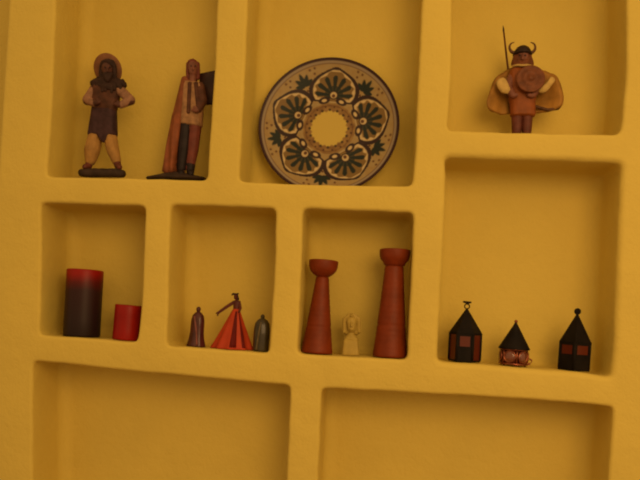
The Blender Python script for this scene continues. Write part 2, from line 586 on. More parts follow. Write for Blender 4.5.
# --- figurine with the round hat
def hatted_figure():
    T = Thing('figurine', 'figurine in a round brimmed hat and pale trousers, arms bent to the chest',
              'figurine', 'figures', 102, 178, 0.056, 22, 'figurines in the upper niches')
    B, P, s = T.B, T.P, T.s
    bm = bmesh.new()
    for u0, u1, v, r, d in ((83, 121, 173, 4.0, -9), (82, 122, 173, 4.0, 0), (84, 121, 172.6, 3.8, 8)):
        hull(bm, [B(u0, v, d, r), B(u1, v + 0.6, d + 2, r)])
    hull(bm, [B(86, 173, -6, 4.4), B(118, 173, -6, 4.4), B(86, 173, 6, 4.4), B(118, 173, 6, 4.4)])
    me = fuse(bm, VOX, 3, 0.0012, 90)
    for v in me.vertices:
        v.co.z = max(v.co.z, 0.0)
    T.add('base', me, M['rock'])
    # body: legs, trunk, neck, head and arms in one skin
    bm = bmesh.new()
    chain(bm, [B(96, 134, 0, 5.5), B(92.5, 150, -1, 4.4), B(89.5, 165, 0, 3)])
    chain(bm, [B(110, 134, 0, 5.5), B(113.5, 150, -1, 4.2), B(117.5, 165, 0, 3)])
    hull(bm, [B(97, 131, 0, 5.5), B(109, 131, 0, 5.5), B(99, 112, 0, 6), B(109, 112, 0, 6)])
    hull(bm, [B(99, 112, 0, 6), B(109, 112, 0, 6), B(98, 88, 0, 6), B(116, 88, 0, 6)])
    hull(bm, [B(107.5, 86, 0, 4), B(107.5, 77, -1, 3.6)])
    hull(bm, [B(107.6, 68.5, -2, (6.2, 6.4, 7)), B(107.6, 73.5, -3, (4.4, 4.6, 4.4))])
    hull(bm, [B(107.6, 68, -8, 0.9), B(107.6, 71.2, -9, 1.4)])
    for q, el, hd in (((96, 88), (87, 101), (96, 103)), ((118, 88), (131, 101), (119, 105))):
        chain(bm, [B(*q, 0, 5), B(*el, -4, 4.2), B(*hd, -9, 3)])
        hull(bm, [B(hd[0], hd[1], -10, (2.8, 1.8, 2.4)), B(hd[0] + (3 if q[0] < 107 else -3), hd[1] - 1, -11, (2.2, 1.6, 2))])
        hull(bm, [B(hd[0], hd[1] - 1.5, -11, 1.1), B(hd[0] + (1.5 if q[0] < 107 else -1.5), hd[1] - 4, -11.5, 1)])
    T.add('body', fuse(bm, VOX), M['dark_skin'])
    bm = bmesh.new()
    for du in (-2.4, 2.4):
        hull(bm, [B(107.6 + du, 67.5, -8.1, 0.8)])
    T.add('eyes', bm, M['eye'])
    # wide hat worn on the back of the head, tipped so that the brim faces forward
    bm = lathe([(0, 7.2 * s), (3.5 * s, 7 * s), (6.2 * s, 5.6 * s), (7.4 * s, 2.5 * s), (7.8 * s, 0.8 * s), (12.5 * s, 0.2 * s), (14.8 * s, -0.2 * s),
                (15.2 * s, -0.9 * s), (14.6 * s, -1.5 * s), (7.5 * s, -0.6 * s), (0, -0.6 * s)], 44)
    bmesh.ops.transform(bm, matrix=Matrix.Translation(P(108.2, 69.2, 3.5)) @ Euler((R(-66), R(8), 0)).to_matrix().to_4x4(), verts=bm.verts)
    T.add('hat', bm, M['straw'])
    # hair, beard
    bm = bmesh.new()
    hull(bm, [B(101.8, 66, -3, 2.6), B(103.5, 62.6, -4, 2.6), B(108, 61.4, -5, 2.8), B(112.5, 62.6, -4, 2.6), B(114, 66, -3, 2.6), B(108, 62.5, 2, 3)])
    for sx in (-1, 1):
        chain(bm, [B(108 + 6.2 * sx, 65, -3, 2.2), B(108 + 6.6 * sx, 71, -2, 2.4), B(108 + 6.4 * sx, 77, -1, 2.6)])
    hull(bm, [B(104, 74, -7.4, 1.8), B(111.4, 74, -7.4, 1.8), B(107.6, 80.5, -8, 2.2)])
    T.add('hair', fuse(bm, VOX, 3, 0.0008, 200), M['hair'])
    # shaggy shoulder cape
    bm = bmesh.new()
    hull(bm, [B(94, 83.5, 0, 4), B(123, 85, 0, 4), B(107, 78, 0, 5), B(107, 87, -5, 4)])
    for k in range(11):
        t = k / 10
        u = 93 + 31 * t
        hull(bm, [B(u * 0.9 + 10.7, 81.5, -4, 2.6), B(u, 88.5 + 2.0 * math.sin(k * 2.3) + (1.5 if 0.2 < t < 0.8 else -1.5), -4 - 3 * math.sin(PI * t), 1.5)])
    T.add('scarf', fuse(bm, VOX, 2, 0.0008, 200), M['hair'])
    bm = bmesh.new()
    hull(bm, [B(97.5, 88, 0, 6.4), B(116, 88, 0, 6.4), B(98.5, 108, -0.5, 6.6), B(111, 108, -0.5, 6.6)])
    T.add('jacket', fuse(bm, VOX), M['jacket'])
    for sx, q, el, hd in ((-1, (95.5, 89), (87, 101), (93.5, 103.2)), (1, (118.5, 89), (130.8, 101), (121, 105))):
        bm = bmesh.new()
        chain(bm, [B(*q, 0, 5.4), B(el[0], el[1] - 1, -4, 4.6), B(hd[0], hd[1], -8, 3.6)])
        T.add('sleeve', fuse(bm, VOX, 3), M['sleeve'])
    # skirted tunic with a pointed front
    bm = bmesh.new()
    hull(bm, [B(98.5, 105, 0, 6.3), B(110.5, 105, 0, 6.3), B(93.5, 135, 0, (5.6, 7.5, 2.5)), B(112, 135, 0, (5.4, 7.5, 2.5))])
    hull(bm, [B(98, 133, -6, 2), B(108, 133, -6, 2), B(103.3, 141.5, -6, 1.3)])
    me = fuse(bm, VOX, 4)
    for v in me.vertices:
        v.co.y += 0.0012 * math.sin(v.co.x * 420) * max(0, 1 - (v.co.z - 30 * s) / (40 * s))
    T.add('tunic', me, M['tunic'])
    bm = bmesh.new()
    chain(bm, [B(96.5, 131, 0, (7, 7, 5)), B(92.3, 150, -1, 8), B(90.5, 160.5, 0, 5.4)])
    chain(bm, [B(109, 131, 0, (7, 7, 5)), B(112.8, 150, -1, 6.6), B(116.3, 160.5, 0, 4.8)])
    T.add('trousers', fuse(bm, VOX, 3), M['trouser'])
    for a, b, c in (((90, 161), (88.5, 166), (85, 167)), ((116.5, 161), (118, 166), (119.5, 167.2))):
        bm = bmesh.new()
        chain(bm, [B(*a, 0, 4), B(*b, -0.5, 3.6), B(*c, -6, 2.8)])
        T.add('boot', fuse(bm, VOX, 3), M['boot'])


# --- caped figurine
def caped_figure():
    T = Thing('figurine', 'slim figurine in a rust cape with a dark square shield on a dark base',
              'figurine', 'figures', 177, 180, 0.058, 26, 'figurines in the upper niches')
    B, P, s = T.B, T.P, T.s
    bm = bmesh.new()
    hull(bm, [B(152, 178.2, 0, (6, 6, 2)), B(200, 178.6, 0, (6, 6, 2)), B(166, 177.4, -9, (6, 6, 2.2)), B(190, 177.8, -9, (6, 6, 2.2)),
              B(166, 177, 9, (6, 6, 2.4)), B(190, 177.6, 9, (6, 6, 2.4)), B(176, 174.5, 0, (10, 8, 2.4))], 3)
    me = fuse(bm, VOX, 2, 0.0008, 90)
    for v in me.vertices:
        v.co.z = max(v.co.z, 0.0)
    T.add('base', me, M['rock'])
    bm = bmesh.new()
    chain(bm, [B(187, 124, 0, 6), B(184, 150, -1, 5), B(181.5, 173, 0, 3.6)])
    chain(bm, [B(195, 124, 0, 6), B(193.5, 150, 0, 5), B(190, 173, 0, 3.6)])
    hull(bm, [B(186, 122, 0, 6), B(196, 122, 0, 6), B(187, 88, 0, 6), B(199, 88, 0, 6)])
    hull(bm, [B(192.8, 86, 0, 3.8), B(192.8, 76, -1, 3.4)])
    hull(bm, [B(193, 67, -1, (5.2, 6, 6.4)), B(193, 72.5, -2, (3.8, 4.4, 4))])
    hull(bm, [B(193.3, 66.5, -6.8, 0.9), B(193.4, 69.5, -7.8, 1.3)])
    chain(bm, [B(200, 88, 0, 4.6), B(202.5, 102, -3, 3.9), B(197, 110, -9, 3)])
    hull(bm, [B(196, 110.5, -10, (2.8, 2, 2.2)), B(193, 110, -10, (2.2, 1.6, 1.8))])
    hull(bm, [B(196, 109, -11, 1.1), B(194, 106.5, -11.5, 0.9)])
    T.add('body', fuse(bm, VOX), M['skin'])
    bm = bmesh.new()
    for du in (-2, 2.2):
        hull(bm, [B(193.2 + du, 66, -6.6, 0.75)])
    T.add('eyes', bm, M['eye'])
    bm = bmesh.new()
    hull(bm, [B(192.8, 63, 0.5, (5.4, 6, 3.6)), B(193, 59.8, 1, 1.4)])
    for sx in (-1, 1):
        chain(bm, [B(193 + 4.8 * sx, 64, 0, 2.2), B(193 + 5.2 * sx, 72, 0.5, 2.1), B(193 + 4.4 * sx, 78, 1, 2.4)])
    hull(bm, [B(190, 66, 5, 2.8), B(196, 66, 5, 2.8), B(190, 77, 4, 2.8), B(196, 77, 4, 2.8)])
    T.add('hood', fuse(bm, VOX, 3), M['hood'])
    # shirt, trousers, boots
    bm = bmesh.new()
    hull(bm, [B(186.5, 87, 0, 6.4), B(198.5, 88, 0, 6.4), B(185.5, 124, 0, (6.4, 7.2, 2)), B(196.5, 126, 0, (6.2, 7.2, 2))])
    T.add('shirt', fuse(bm, VOX, 3, 0.0006, 120), M['shirt'])
    bm = bmesh.new()
    chain(bm, [B(200, 87, -0.5, 5.2), B(203, 101, -3, 4.5), B(198.5, 109, -8, 3.6)])
    hull(bm, [B(190, 84, -5, 2.4), B(188.5, 112, -7, 2)])
    hull(bm, [B(196, 84, -5, 2.4), B(198, 104, -7, 2)])
    T.add('jacket', fuse(bm, VOX, 3), M['jacket'])
    bm = bmesh.new()
    chain(bm, [B(186.5, 124, 0, 6.6), B(184, 150, -1, 6), B(181.5, 168, 0, 5)])
    T.add('trouser_leg', fuse(bm, VOX, 3), M['darkcloth'])
    bm = bmesh.new()
    chain(bm, [B(195.5, 125, 0, 6.4), B(193, 150, 0, 5.6), B(190, 168, 0, 4.6)])
    T.add('trouser_leg', fuse(bm, VOX, 3), M['hood'], label='red brown trouser leg')
    for u in (181, 190.5):
        bm = bmesh.new()
        chain(bm, [B(u, 165, 0, 5), B(u, 172.5, -1, 3.6), B(u + 0.5, 173.6, -8, 3)])
        T.add('boot', fuse(bm, VOX, 3), M['darkcloth'])
    # long cape falling from the left shoulder to the base
    bm = bmesh.new()
    hull(bm, [B(185, 80, 2, 4), B(194, 82, 5, 4), B(177, 118, 3, (5, 7, 5)), B(188, 118, 6, 5)])
    hull(bm, [B(177, 116, 3, (5, 7, 5)), B(186, 116, 6, 5), B(168.4, 171, 2, (6.5, 9, 3)), B(180, 172, 6, (5, 6, 3))])
    hull(bm, [B(183.5, 84, -3, 3.4), B(177.5, 118, -4, 3.6), B(171, 170, -6, 3.6), B(168, 171, -3, 4)])
    me = fuse(bm, VOX, 4)
    for v in me.vertices:
        k = max(0, 1 - v.co.z / (95 * s))
        v.co.y += 0.0026 * k * math.sin(v.co.x * 330 + v.co.z * 14)
        v.co.z = max(v.co.z, 1.2 * s)
    T.add('cape', me, M['cape'])
    # square board-like shield carried on the shoulder
    bm = bmesh.new()
    n = 14
    grid = []
    for j in range(2):
        layer = []
        for a in range(n + 1):
            row = []
            for b in range(n + 1):
                fa, fb = a / n, b / n
                u = 199.5 + 25 * fa
                v = (73.5 - 5 * fa) + (32 + 4 * fa) * fb
                bow = 2 * (1 - (2 * fa - 1) ** 2) + 1.5 * (1 - (2 * fb - 1) ** 2)
                row.append(bm.verts.new(P(u, v, 6 - bow + 2.6 * j)))
            layer.append(row)
        grid.append(layer)
        for a in range(n):
            for b in range(n):
                bm.faces.new((layer[a][b], layer[a + 1][b], layer[a + 1][b + 1], layer[a][b + 1]))
    f, g = grid
    for i in range(n):
        bm.faces.new((f[i][0], f[i + 1][0], g[i + 1][0], g[i][0]))
        bm.faces.new((f[i][n], f[i + 1][n], g[i + 1][n], g[i][n]))
        bm.faces.new((f[0][i], f[0][i + 1], g[0][i + 1], g[0][i]))
        bm.faces.new((f[n][i], f[n][i + 1], g[n][i + 1], g[n][i]))
    T.add('shield', bm, M['shield'])


# --- horned figurine
def viking_figure():
    T = Thing('figurine', 'figurine in a horned helmet with spear, round shield and wide ochre cloak',
              'figurine', 'viking', 521, 137, 0.058, 10, 'figurines in the upper niches')
    B, P, s = T.B, T.P, T.s
    z0 = T.uv[1]
    bm = bmesh.new()
    hull(bm, [B(514, z0 - 1, -4, (4, 4, 1.2)), B(529, z0 - 1, -4, (4, 4, 1.2)), B(514, z0 - 1, 6, (4, 4, 1.2)), B(529, z0 - 1, 6, (4, 4, 1.2))])
    me = fuse(bm, VOX, 2)
    for v in me.vertices:
        v.co.z = max(v.co.z, 0.0)
    T.add('base', me, M['rock'])
    bm = bmesh.new()
    for du in (-5, 5):
        chain(bm, [B(522 + du, 108, 0, 5.4), B(522 + du, 120, 0, 4.6), B(521.5 + du, z0 - 4, 0, 3.6)])
    hull(bm, [B(517, 106, 0, 7), B(528, 106, 0, 7), B(515, 76, 0, 7), B(531, 76, 0, 7)])
    hull(bm, [B(522.5, 74, 0, 5), B(522.5, 62, -1, 4.4)])
    hull(bm, [B(522.5, 55, -1, (7, 7.4, 7.6)), B(522.5, 61, -2, (5.4, 5.6, 5))])
    hull(bm, [B(522.5, 55.5, -8, 1), B(522.5, 58.6, -9.4, 1.6)])
    for sx in (-1, 1):
        chain(bm, [B(522.5 + 9 * sx, 76, 0, 5.6), B(522.5 + 15 * sx, 88, -4, 4.6), B(522.5 + 10 * sx, 95, -9, 3.4)])
        hull(bm, [B(522.5 + 9 * sx, 95.5, -10, (3, 2.2, 2.6)), B(522.5 + 6.5 * sx, 95, -11, (2.2, 1.8, 2))])
    T.add('body', fuse(bm, VOX), M['skin'])
    bm = bmesh.new()
    for du in (-2.7, 2.7):
        hull(bm, [B(522.5 + du, 55.2, -8.0, 0.85)])
    T.add('eyes', bm, M['eye'])
    # beard and hair spread to the collar
    bm = bmesh.new()
    hull(bm, [B(516, 57, -2, 3), B(529, 57, -2, 3), B(513.5, 64, -1, 2.6), B(531.5, 64, -1, 2.6), B(522.5, 65, -7, 2.6), B(522.5, 58, 5, 3)])
    T.add('beard', fuse(bm, VOX, 3, 0.0009, 220), M['vshield'])
    bm = lathe([(8.4 * s, 0), (8.8 * s, 0.6 * s), (8.6 * s, 2.2 * s), (8 * s, 4.4 * s), (6.2 * s, 7.2 * s), (3.4 * s, 9.2 * s), (1.2 * s, 9.9 * s), (0, 10 * s)], 36)
    ring(bm, (0, 0, 1 * s), 8.7 * s, 0.8 * s, 'z')
    bmesh.ops.translate(bm, vec=P(522.4, 55.6, -1), verts=bm.verts)
    T.add('helmet', bm, M['helmet'])
    for sx in (-1, 1):
        bm = bmesh.new()
        path = [(522.4 + sx * a, b, -1) for a, b in ((7, 53), (10.5, 52), (12.6, 49), (12.6, 45.6), (10.8, 43.2), (8, 42.4))]
        pts = spline([P(*q) for q in path], 5, False)
        tube(bm, pts, [(1.9 - 1.5 * i / (len(pts) - 1)) * s for i in range(len(pts))], 10)
        T.add('horn', bm, M['horn'])
    bm = bmesh.new()
    pts = spline([P(512.5, 66.4, -3), P(517, 65.2, -8), P(522.5, 65.4, -10), P(528, 65.2, -8), P(533, 66.6, -3)], 6, False)
    tube(bm, pts, 1.1 * s, 8)
    T.add('collar', bm, M['cream'])
    bm = bmesh.new()
    hull(bm, [B(516, 74, -1, 7.4), B(530, 74, -1, 7.4), B(516, 100, -1, 7.2), B(528.5, 100, -1, 7.2)])
    hull(bm, [B(517, 98, -1, 7.2), B(528, 98, -1, 7.2), B(515.4, 115.5, -1, (5.4, 7, 2)), B(530, 115.5, -1, (5.4, 7, 2))])
    me = fuse(bm, VOX, 3)
    for v in me.vertices:
        k = max(0, 1 - v.co.z / (38 * s))
        v.co.y += 0.0016 * k * math.sin(v.co.x * 380)
    T.add('tunic', me, M['vtunic'])
    for du in (-5, 5):
        bm = bmesh.new()
        chain(bm, [B(522 + du, 114, 0, 5.8), B(521.8 + du, 124, 0, 5.4), B(521.5 + du, z0 - 5, 0, 4.6)])
        hull(bm, [B(521.5 + du, z0 - 4, 0, 4), B(521.5 + du, z0 - 4.2, -6, 2.8)])
        T.add('boot', fuse(bm, VOX, 3), M['boot'])
    # cloak: two wide rounded wings joined behind the shoulders
    out = [(514, 65), (504, 70.5), (494, 80), (489, 93), (485.5, 104), (487.5, 110), (495, 113), (505, 113.5), (516, 111), (528, 111), (540, 112),
           (550, 111.5), (559, 109), (562, 103), (561.5, 94), (558.5, 83), (553, 74), (541, 68), (531, 65), (522, 64)]
    pp = [(P(u, v).x, P(u, v).z) for u, v in out]
    pl = [(q.x, q.y) for q in spline(pp, 5)]
    bm = outline_sheet(pl, 7 * s, 4.5 * s, -4 * s)
    for v in bm.verts:
        k = abs(v.co.x) / (38 * s)
        v.co.y += -14 * s * min(1, k) ** 2 + 1.1 * s * math.sin(v.co.x / s * 0.55) * min(1, k * 1.5)
    T.add('cloak', bm, M['vcloak'])
    for pts_ in ([(494.5, 86), (499, 81), (504, 82), (508, 90), (510.5, 96), (506, 97), (499, 95)],
                 [(549, 80), (553, 83), (550, 88), (544, 95), (538, 96), (536, 93), (544, 86)]):
        pl = [(q.x, q.y) for q in spline([(P(u, v).x, P(u, v).z) for u, v in pts_], 5)]
        bm = outline_sheet(pl, -8.5 * s, 4 * s, 0.4 * s)
        T.add('sleeve', bm, M['cream'], label='cream sleeve')
    # round shield on the chest
    bm = lathe([(0, 4.4 * s), (1.6 * s, 4.2 * s), (3 * s, 3.2 * s), (3.4 * s, 2.3 * s), (6.5 * s, 2.3 * s), (7 * s, 2.6 * s), (7.6 * s, 2.0 * s), (11.2 * s, 1.2 * s),
                (12 * s, 1.6 * s), (13.6 * s, 1.2 * s), (13.9 * s, 0.2 * s), (13.4 * s, -0.8 * s), (0, -0.4 * s)], 48)
    bmesh.ops.transform(bm, matrix=Matrix.Translation(P(530.5, 79, -13)) @ Euler((R(84), R(-4), 0)).to_matrix().to_4x4(), verts=bm.verts)
    T.add('shield', bm, M['vshield'])
    bm = bmesh.new()
    tube(bm, [P(503.8, 32, 8), P(506, 52, 8), P(510.5, 90, 8.5), P(513.5, 121, 9)], [0.8 * s, 1.0 * s, 1.1 * s, 1.0 * s], 10)
    sp = T.add('spear', bm, M['spear'])
    bm = bmesh.new()
    hull(bm, [B(503.1, 25.5, 8, 0.25), B(503.5, 30, 8, (1.0, 0.6, 1)), B(503.9, 33.5, 8, 0.6)])
    T.add('spear_head', bm, M['helmet'], parent=sp)
    bm = bmesh.new()
    chain(bm, [B(534, 106, 2, 1.6), B(548, 110, 0, 1.6), B(558, 108.5, -2, 1.6), B(561.5, 104, -3, 1.5), B(561.8, 99.5, -3, 1.8)])
    T.add('scabbard', fuse(bm, VOX, 2), M['horn'])


# --- plate
def plate():
    y, tilt = 0.0855, R(5.5)
    p = W(325.0, 186, y)
    zb = min(shelf('plate', p.x), shelf('plate', p.x - 0.03), shelf('plate', p.x + 0.03)) + 0.0015 - DIP['plate']
    sc = (Vector((p.x, y + 0.02, zb)) - CAM).dot(FWD) / F
    rad = 70.3 * sc
    A0 = R(85.0)
    SEC = 2 * PI / 5
    cream = Vector((0.31, 0.23, 0.10)); pale = Vector((0.52, 0.40, 0.20)); ochre = Vector((0.28, 0.17, 0.05)); dark = Vector((0.026, 0.011, 0.009))
    green = Vector((0.010, 0.017, 0.012)); brown = Vector((0.09, 0.034, 0.014)); rim = Vector((0.032, 0.010, 0.010)); grey = Vector((0.26, 0.205, 0.135))
    yell = Vector((0.50, 0.375, 0.075))

    PW = [(0.385, 0.25), (0.42, 0.292), (0.46, 0.318), (0.50, 0.332), (0.56, 0.340), (0.63, 0.328), (0.69, 0.290), (0.74, 0.245), (0.79, 0.175), (0.84, 0.085), (0.88, 0.0)]

    def petal_w(u):
        if u <= PW[0][0] or u >= PW[-1][0]:
            return -0.05
        for (a, b), (c, d) in zip(PW[:-1], PW[1:]):
            if a <= u <= c:
                return b + (d - b) * (u - a) / (c - a)

    def mix(a, b, t):
        t = max(0.0, min(1.0, t))
        return a + (b - a) * t

    def step(x, w=0.006):
        return max(0.0, min(1.0, 0.5 + x / (2 * w)))

    def colour(r, th):
        ph = (th - A0 + SEC / 2) % SEC - SEC / 2
        x, w = r * math.cos(ph), r * math.sin(ph)
        c = cream.copy()
        n = noise.noise(Vector((r * math.cos(th) * 16, r * math.sin(th) * 16, 0.3)))
        c = mix(c, ochre, 0.25 + 0.5 * n)
        # ---- leaf sprigs and dots between the petals
        ph2 = (th - A0) % SEC - SEC / 2
        x2, w2 = r * math.cos(ph2), r * math.sin(ph2)
        if 0.6 < r < 0.93:
            for k in (-2, -1, 0, 1, 2):
                a = k * 0.62
                dx, dw = x2 - 0.71, w2
                q = dx * math.cos(a) + dw * math.sin(a)
                t = -dx * math.sin(a) + dw * math.cos(a)
                L = 0.185 - 0.02 * abs(k)
                if 0 < q < L:
                    hw = 0.032 * math.sin(PI * min(1, q / L)) ** 0.7
                    c = mix(c, green, step(hw - abs(t)))
            for (dx, dw) in ((0.80, 0.20), (0.80, -0.20), (0.72, 0.155), (0.72, -0.155), (0.86, 0.235), (0.86, -0.235), (0.645, 0.0), (0.87, 0.16), (0.87, -0.16), (0.66, 0.06), (0.66, -0.06)):
                c = mix(c, brown, step(0.016 - math.hypot(x2 - dx, w2 - dw)))
        # ---- petals
        pw = petal_w(x)
        if 0.38 < r < 0.90:
            scal = 0.012 * math.cos(x * 62)
            d = min((pw - abs(w)) * 0.72, (x - 0.385) * 0.9 + (0.0 if abs(w) > 0.1 else 0.02))
            d = min(d, (0.88 - x) * 0.62)
            if d > -0.02:
                c = mix(c, dark, step(d + 0.038))
                inner = d - 0.024
                c = mix(c, pale, step(inner))
                c = mix(c, ochre * 0.62, step(inner - 0.022 + scal))
                # green palmette
                fx, fw = x - 0.50, w
                rr = math.hypot(fx, fw)
                psi = math.atan2(fw, fx)
                if inner - 0.034 + scal > 0:
                    ray = math.cos(psi * 12)
                    lim = 0.25 + 0.03 * math.cos(psi * 12)
                    thick = -0.4 + (rr / 0.26) * 0.75
                    if 0.06 < rr < lim and abs(psi) < 2.3:
                        c = mix(c, green, step(ray - thick + 0.45, 0.25))
                    if 0.055 < rr < 0.135 and abs(psi) < 2.5:
                        c = mix(c, green, 0.8)
                    c = mix(c, pale, step(0.052 - rr) * 0.9)
                    c = mix(c, brown, step(0.026 - math.hypot(fx + 0.012, fw)))
                    if rr < 0.066:
                        c = mix(c, dark, step(0.008 - abs(rr - 0.056)))
        # ---- pairs of loops at the petal feet
        for sg in (-1, 1):
            la = sg * R(17)
            lx, lw = 0.425 * math.cos(la), 0.425 * math.sin(la)
            q = (x - lx) * math.cos(la) + (w - lw) * math.sin(la)
            t = -(x - lx) * math.sin(la) + (w - lw) * math.cos(la)
            e = math.hypot(q / 0.036, t / 0.058)
            c = mix(c, dark, step(1.45 - e, 0.15))
            c = mix(c, pale, step(0.62 - e, 0.15))
        # ---- centre
        if r < 0.385:
            k = mix(ochre * 1.05, brown, 0.35 + 0.5 * n)
            c = mix(c, k, step(0.375 - r, 0.01))
            c = mix(c, brown, step(0.008 - abs(r - 0.34), 0.006) * 0.6)
            sc2 = 0.262 + 0.016 * math.cos(th * 16)
            c = mix(c, yell, step(sc2 - r, 0.01))
            m = (th * 16 / (2 * PI) + 0.5) % 1 - 0.5
            dd = math.hypot((r - 0.278), m * 2 * PI * 0.278 / 16)
            c = mix(c, dark, step(0.020 - dd) * 0.9)
            m2 = (th * 16 / (2 * PI)) % 1 - 0.5
            dd = math.hypot((r - 0.325), m2 * 2 * PI * 0.325 / 16)
            c = mix(c, brown * 0.7, step(0.015 - dd) * 0.9)
        # ---- rim
        if r > 0.86:
            c = mix(c, grey, step(r - 0.925, 0.008))
            c = mix(c, brown, step(0.006 - abs(r - 0.925), 0.005) * 0.7)
            c = mix(c, rim, step(r - 0.963, 0.006))
        return c

    nr, na = 130, 420
    prof = []
    for i in range(nr + 1):
        r = i / nr
        h = 0.0 if r < 0.55 else 0.020 * ((r - 0.55) / 0.45) ** 1.5
        prof.append((r, h * (rad / 0.15)))
    bm = bmesh.new()
    lay = bm.loops.layers.float_color.new('glaze')
    cv = bm.verts.new((0, 0, prof[0][1]))
    vc = {cv: colour(0, 0)}
    rows = []
    for r, h in prof[1:]:
        row = []
        for k in range(na):
            th = 2 * PI * k / na
            v = bm.verts.new((r * rad * math.cos(th), r * rad * math.sin(th), h))
            vc[v] = colour(r, th)
            row.append(v)
        rows.append(row)
    back = []
    for (r, h) in ((1.004, prof[-1][1] - 0.002), (0.995, prof[-1][1] - 0.005), (0.8, 0.004), (0.6, -0.006), (0.56, -0.010), (0.52, -0.010), (0.50, -0.006)):
        row = []
        for k in range(na):
            th = 2 * PI * k / na
            v = bm.verts.new((r * rad * math.cos(th), r * rad * math.sin(th), h))
            vc[v] = rim if r > 0.98 else Vector((0.5, 0.4, 0.25))
            row.append(v)
        back.append(row)
    fs = []
    for k in range(na):
        fs.append(bm.faces.new((cv, rows[0][k], rows[0][(k + 1) % na])))
    allr = rows + back
    for a, b in zip(allr[:-1], allr[1:]):
        for k in range(na):
            fs.append(bm.faces.new((a[k], b[k], b[(k + 1) % na], a[(k + 1) % na])))
    fs.append(bm.faces.new(back[-1][::-1]))
    for f in fs:
        for l in f.loops:
            q = vc[l.vert]
            l[lay] = (q.x, q.y, q.z, 1)
    m = mat('glazed_majolica', (1, 1, 1), 0.5, spec=0.25)
    at = m.node_tree.nodes.new('ShaderNodeVertexColor')
    at.layer_name = 'glaze'
    m.node_tree.links.new(at.outputs['Color'], m.node_tree.nodes['Principled BSDF'].inputs['Base Color'])
    me = to_mesh(bm)
    o = link('plate', me, m)
    # disc normal (+z) turns to face the room, leaning back
    rot = Matrix.Rotation(-tilt, 4, 'X') @ Matrix.Rotation(R(90), 4, 'X')
    ctr = Vector((p.x, y, zb)) + rot @ Vector((0, rad * 1.004, -0.018))
    o.matrix_world = Matrix.Translation(ctr) @ rot
    o['label'] = 'round glazed plate painted with a five-petal flower, leaning in the top middle niche'
    o['category'] = 'plate'


# --- candles
def candle(label, u, v, y, r, h, m):
    T = Thing('candle', label, 'candle', 'candles', u, v, y, r * 0.9, 'candles in the square niche')
    s = T.s
    prof = [(0, 0), (r - 0.8, 0), (r - 0.2, 0.4), (r, 1.2)]
    prof += [(r, 1.2 + (h - 2.4) * t) for t in (0.25, 0.5, 0.75, 1)]
    prof += [(r - 0.3, h - 0.4), (r - 1, h), (r - 2.2, h - 0.3), (r * 0.55, h - 1.6), (0, h - 2)]
    bm = lathe([(a * s, b * s) for a, b in prof], 56)
    T.add('wax', bm, m)
    bm = bmesh.new()
    tube(bm, [Vector((0, 0, h - 2.2)) * s, Vector((0.2, 0, h - 0.8)) * s, Vector((0.7, 0.2, h + 0.0)) * s], 0.35 * s, 8)
    T.add('wick', bm, M['wick'])


# --- cloaked little figures
def cloaked(label, u, v, y, half, prof, hd, m, sm, sash_pts, fold):
    T = Thing('cloaked_figurine', label, 'figurine', 'robes', u, v, y, half, 'small figurines in the middle niche')
    s = T.s
    bm = lathe([(a * s, b * s) for a, b in prof], 48, fold, sy=0.85)
    ck = T.add('cloak', bm, m)
    hz, hr = hd
    bm = bmesh.new()
    hull(bm, [((0, -0.6 * s, hz * s), (hr * s, hr * s, hr * 1.2 * s)), ((0, -1.0 * s, (hz - hr * 0.8) * s), hr * 0.7 * s)])
    hull(bm, [((0, 0, (hz - hr * 2.6) * s), hr * 0.85 * s), ((0, -0.4 * s, (hz - hr) * s), hr * 0.6 * s)])
    hull(bm, [((0, -(hr + 0.7) * s, (hz - 0.2) * s), 0.5 * s)])
    T.add('head', fuse(bm, 0.0007, 3), m)
    # sash or front edge laid on the cloak
    bm = bmesh.new()
    pts = []
    for z, ang in sash_pts:
        r = 0
        for (r0, z0_), (r1, z1_) in zip(prof[:-1], prof[1:]):
            if min(z0_, z1_) <= z <= max(z0_, z1_) and abs(z1_ - z0_) > 1e-6:
                r = r0 + (r1 - r0) * (z - z0_) / (z1_ - z0_)
        th = R(ang)
        r *= fold(th % (2 * PI), 0.5) * 1.0
        pts.append(Vector((r * math.cos(th), r * 0.85 * math.sin(th), z)) * s)
    tube(bm, spline(pts, 4, False), 0.95 * s, 8)
    T.add('sash', bm, sm)


